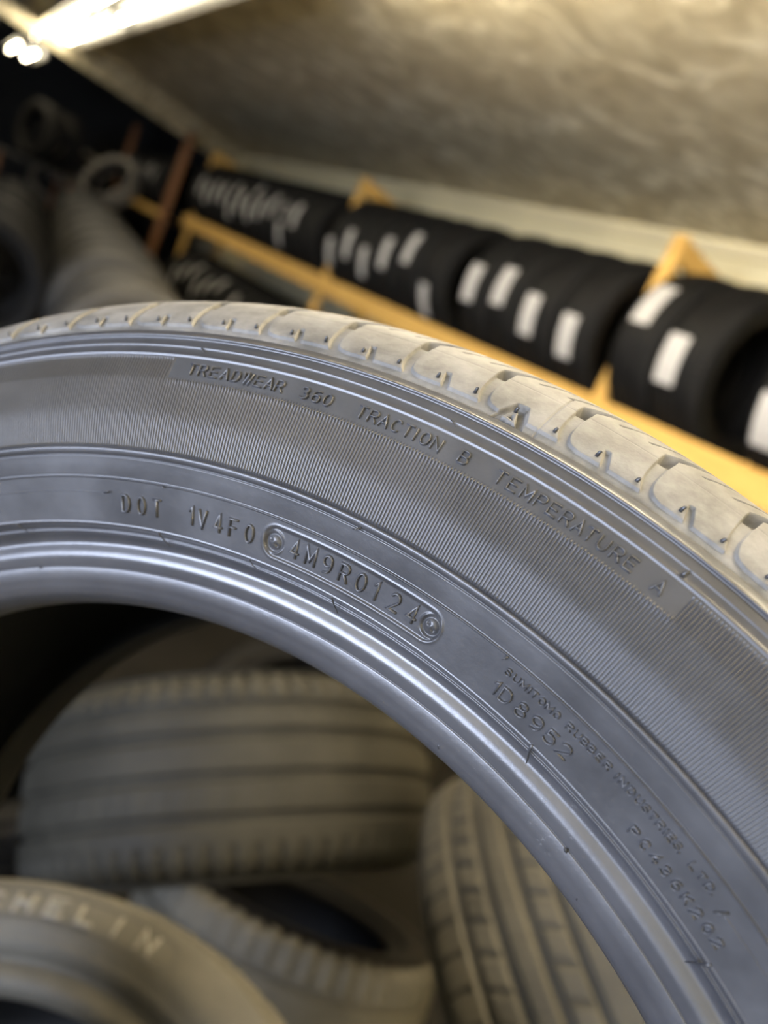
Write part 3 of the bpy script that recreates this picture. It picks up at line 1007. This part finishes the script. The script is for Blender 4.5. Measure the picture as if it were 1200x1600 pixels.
# aisle row on the left: tyres standing side by side, running away from the lens
ROWD = tyre_meshes('row_dark', .315, .205, .20, G4, 60, 6, M_mid, slot=(.07, .1, .2, .003), nrow=50)
ROWT = tyre_meshes('row', .325, .205, .20, G4, 60, 6, M_grey, slot=(.07, .1, .2, .003), nrow=50)
p0_, p1_ = Vector((.88, 3.05, H - .31 - .325)), Vector((1.82, 10.6, H - .16 - .325))
dirv = (p1_ - p0_).normalized(); yaw = math.atan2(dirv.x, dirv.y)
nrow_t = 26
low = empty('low_rack'); tag(low, 'low wooden rack under the grey tyre row in the aisle', 'rack')
for k, off in enumerate((-.19, .15)):
    m = MB()
    c0 = p0_ + Vector((off, -.2, -.28)); c1 = p1_ + dirv * 1.45 + Vector((off, .2, -.28))
    for cc in (c0, c1): pass
    v = [(c0.x, c0.y, c0.z - .1), (c0.x + .04, c0.y, c0.z - .1), (c0.x + .04, c0.y, c0.z), (c0.x, c0.y, c0.z),
         (c1.x, c1.y, c1.z - .1), (c1.x + .04, c1.y, c1.z - .1), (c1.x + .04, c1.y, c1.z), (c1.x, c1.y, c1.z)]
    m.add(v, [(0, 1, 2, 3), (7, 6, 5, 4), (0, 4, 5, 1), (1, 5, 6, 2), (2, 6, 7, 3), (3, 7, 4, 0)])
    m.build('rail', M_woodred, low, smooth=False)
    for f_ in (0.02, .5, .98):
        c = c0.lerp(c1, f_)
        box_obj('leg', M_woodred, (c.x, c.x + .04, c.y - .03, c.y + .03, 0, c.z - .02), low)
for i in range(nrow_t):
    p = p0_.lerp(p1_, i / (nrow_t - 1))
    jx = random.uniform(-.03, .03)
    tyre(ROWD if i % 3 == 1 else ROWT, stand(p.x + jx, p.y, p.z + (.035 if i % 3 == 0 else 0), yaw + random.uniform(-.03, .03)),
         'grey worn tyre in the long aisle row, %s from its near end' % ORD[i], 'grey tyres in the aisle row', spin=random.uniform(0, .1))
DARK = tyre_meshes('dark', .32, .215, .20, G4, 40, 6, M_new_shade, slot=(.07, .1, .2, .003), nrow=40)
LOOSE = tyre_meshes('loose', .32, .225, .20, G4, 48, 6, M_grey, slot=(.07, .1, .2, .003), nrow=44)
LOWP = tyre_meshes('low_profile', .33, .262, .20, G4, 48, 6, M_ring, slot=(.07, .1, .2, .003), nrow=44)
for (u_, v_, D_, ax_, lab) in [
    (85, 290, 10.3, (.55, -.35, -.76), 'grey tyre lying open-faced on the aisle row, leftmost of the open ones'),
    (117, 264, 9.9, (.30, -.55, -.78), 'grey tyre with a narrow bright rim, between the two other open ones'),
    (173, 286, 8.6, (-.15, -.45, -.88), 'grey tyre showing its dark round opening on top of the aisle row')]:
    tyre(LOWP, axis_mat(at(u_, v_, D_), M @ np.array(ax_)), lab, None)
# second, darker line of tyres at the left edge of the view
for i in range(9):
    q = i / 8
    tyre(DARK, stand(.36 + .50 * q, 4.1 + 4.1 * q, .92 + .02 * (i % 2), .12),
         'dark tyre in the line left of the aisle row, %s from its near end' % ORD[i], 'dark tyres left of the aisle row')
low2 = empty('low_rack'); tag(low2, 'low wooden rack under the dark tyres at the left edge', 'rack')
for off in (-.17, .13):
    m = MB()
    v = [(.36 + off, 3.9, .56), (.40 + off, 3.9, .56), (.40 + off, 3.9, .64), (.36 + off, 3.9, .64),
         (.88 + off, 8.4, .56), (.92 + off, 8.4, .56), (.92 + off, 8.4, .64), (.88 + off, 8.4, .64)]
    m.add(v, [(0, 1, 2, 3), (7, 6, 5, 4), (0, 4, 5, 1), (1, 5, 6, 2), (2, 6, 7, 3), (3, 7, 4, 0)])
    m.build('rail', M_woodred, low2, smooth=False)
    for x_, y_ in ((.38, 4.0), (.62, 6.15), (.89, 8.3)):
        box_obj('leg', M_woodred, (x_ + off - .02, x_ + off + .02, y_ - .03, y_ + .03, 0, .57), low2)
# slab-like tyres high at the left
for i, (u_, v_, D_) in enumerate([(62, 205, 8.4), (95, 222, 8.8)]):
    tyre(ROWD, stand(*at(u_, v_, D_), 1.1), 'greyish tyre on the top level far left, %s from the left' % ORD[i], 'tyres on the top level far left')

sh = empty('shelf'); tag(sh, 'dark shelf carrying two greyish tyres far left', 'shelf')
box_obj('board', M_dark, (.70, 1.50, 9.6, 10.7, 1.385, 1.41), sh)
for x_ in (.72, 1.44):
    for y_ in (9.62, 10.64): box_obj('leg', M_woodred, (x_, x_ + .04, y_, y_ + .04, 0, 1.385), sh)

# ------------------------------------------------------------------ the pile seen through the near tyre
GA = [(-.078, .010, .009), (-.036, .013, .009), (.004, .013, .009), (.044, .013, .009)]
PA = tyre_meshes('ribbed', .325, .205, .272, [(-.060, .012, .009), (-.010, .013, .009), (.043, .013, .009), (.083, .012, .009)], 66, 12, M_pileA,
                 slot=(.092, .126, .22, .005), sipe=[(-.055, -.016, 6, .06, .002), (.048, .078, -6, .06, .0012)], nrow=130)
PB = tyre_meshes('blocky', .325, .205, .235, [(-.058, .009, .008), (-.024, .011, .008), (.010, .011, .008), (.044, .009, .008)], 62, 14, M_pileB,
                 slot=(.070, .112, .10, .004), sipe=[(-.054, -.029, 14, .12, .004), (.015, .040, 14, .12, .004), (-.019, .005, 10, .05, .0008)], nrow=130)
PL = tyre_meshes('lugged', .325, .215, .215, [(-.030, .010, .008), (.034, .010, .009)], 52, 10, M_pale,
                 slot=(.042, .112, .30, .007), nrow=90, smat=M_new_shade)  # sidewall darkened in colour to stand for the shadow over it
PC_R, PC_B, PC_H = .330, .241, .1175
PC_SEC = (np.array([PC_B + .026, (PC_R + PC_B) / 2 - .008, (PC_R + PC_B) / 2 + .004, (PC_R + PC_B) / 2 + .022]), np.array([.93, .985, 1.0, .992]) * PC_H)
PC = tyre_meshes('lettered', .330, .241, .235, G4, 60, 8, M_pale, slot=(.07, .1, .15, .004), nrow=60)


def camaxis(a): return M @ np.array(a, float)


def cpos(c): 
    p = M @ np.array(c); return Vector((p[0], p[1], p[2] + H))


def flat(axis_pos, n):
    return axis_mat(cpos(axis_pos), camaxis(n))


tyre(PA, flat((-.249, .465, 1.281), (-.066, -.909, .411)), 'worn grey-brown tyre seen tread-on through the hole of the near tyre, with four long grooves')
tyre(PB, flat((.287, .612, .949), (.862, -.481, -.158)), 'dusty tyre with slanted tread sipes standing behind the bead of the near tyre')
tyre(PL, flat((-.216, .902, 1.6), (.378, -.889, .258)), 'tyre lying low in the pile with bright shoulder lugs and a dark opening')
tyre(DARK, axis_mat(at(500, 1125, 2.0), camaxis((.15, -.95, -.3))), 'dark tyre behind the four-grooved tyre, just its top edge showing')
# lettered tyre: own frame so that the writing can be set on it
nc_ = camaxis((.021, -.876, -.482)); nc_ = Vector(nc_).normalized()
xc_ = Vector((0, 0, 1)).cross(nc_).normalized(); yc_ = nc_.cross(xc_)
mc_ = Matrix.Identity(4)
for i in range(3): mc_[i][0] = xc_[i]; mc_[i][1] = yc_[i]; mc_[i][2] = nc_[i]
mc_.translation = cpos((-.313, .544, .403))
tc = tyre(PC, mc_, 'pale dusty tyre in the bottom corner with MICHELIN lettering on its sidewall')
PCL = .300


def c_surf(ang, r, h):
    sec_ = PC_SEC
    z = float(np.interp(r, sec_[0], sec_[1])) + h
    return (r * math.cos(ang), r * math.sin(ang), z)


def flat_shape(name, mat, polys, h, label):
    """raised flat shapes: polys of (angle, radius) quads"""
    m = MB()
    for q in polys:
        n_ = len(q)
        v = [c_surf(a, r, h) for a, r in q] + [c_surf(a, r, -.001) for a, r in q]
        m.add(v, [tuple(range(n_))] + [(k, k + n_, (k + 1) % n_ + n_, (k + 1) % n_) for k in range(n_)])
    o = m.build(name, mat, tc, smooth=False)
    o['label'] = label
    return o


ra, rb2 = .277, .299
A0, A1 = math.radians(117), math.radians(166)
patch = []
N_ = 60
for k in range(N_):
    a0, a1 = A0 + (A1 - A0) * k / N_, A0 + (A1 - A0) * (k + 1) / N_
    def cut(a):
        e = min((a - A0), (A1 - a)) * .288
        q = max(0, 1 - e / .011)
        w_ = (rb2 - ra) / 2 * math.sqrt(max(0.02, 1 - q * q))
        return (ra + rb2) / 2 - w_, (ra + rb2) / 2 + w_
    c0, c1 = cut(a0), cut(a1)
    patch.append([(a0, c0[0]), (a1, c1[0]), (a1, c1[1]), (a0, c0[1])])
flat_shape('letter_patch', M_letterpatch, patch, .0006, 'dull darker patch behind the letters')
BS = {'M': [[(0, 0), (0, 1), (.5, .3), (1, 1), (1, 0)]], 'I': [[(.5, 0), (.5, 1)]], 'C': [arc(.52, .5, .52, .5, 50, 310, 14)],
      'H': [[(0, 0), (0, 1)], [(1, 0), (1, 1)], [(0, .5), (1, .5)]], 'E': [[(1, 1), (0, 1), (0, 0), (1, 0)], [(0, .5), (.85, .5)]],
      'L': [[(0, 1), (0, 0), (1, 0)]], 'N': [[(0, 0), (0, 1), (1, 0), (1, 1)]]}
LM_ = MB()
for ch, dg in zip('MICHELIN', (160, 154.2, 149, 144.1, 138.9, 133.5, 128.2, 122.5)):
    for st in BS[ch]:
        pts = [((x - .5) * .0125 * (1 if ch != 'I' else 1), (y - .5) * .0125) for x, y in st]
        sweep(LM_, pts, .0038, .0012, lambda x, y, h, c=math.radians(dg): c_surf(c - x / .288, .288 + y, h + .0007))
o = LM_.build('raised_lettering', M_paleletter, tc); o['label'] = 'pale letters MICHELIN'
for i, z in enumerate((.105, .31, .515)):
    tyre(DARK, axis_mat((.13, .22, z), (0, 0, 1)), 'dark tyre lying flat under the lettered tyre, ' + ['bottom', 'middle', 'top'][i] + ' one of three', 'dark tyres stacked under the pile')
for i, z in enumerate((.105, .31)):
    tyre(DARK, axis_mat((1.02, .22, z), (0, 0, 1)), 'dark tyre lying flat under the dusty sipe-tread tyre, ' + ['bottom', 'top'][i] + ' one of two', 'dark tyres stacked under the pile')
for i, z in enumerate((.105, .31)):
    tyre(DARK, axis_mat((.38, 1.50, z), (0, 0, 1)), 'dark tyre lying flat left of the four-grooved tyre, ' + ['bottom', 'top'][i] + ' one of two', 'dark tyres stacked under the pile')
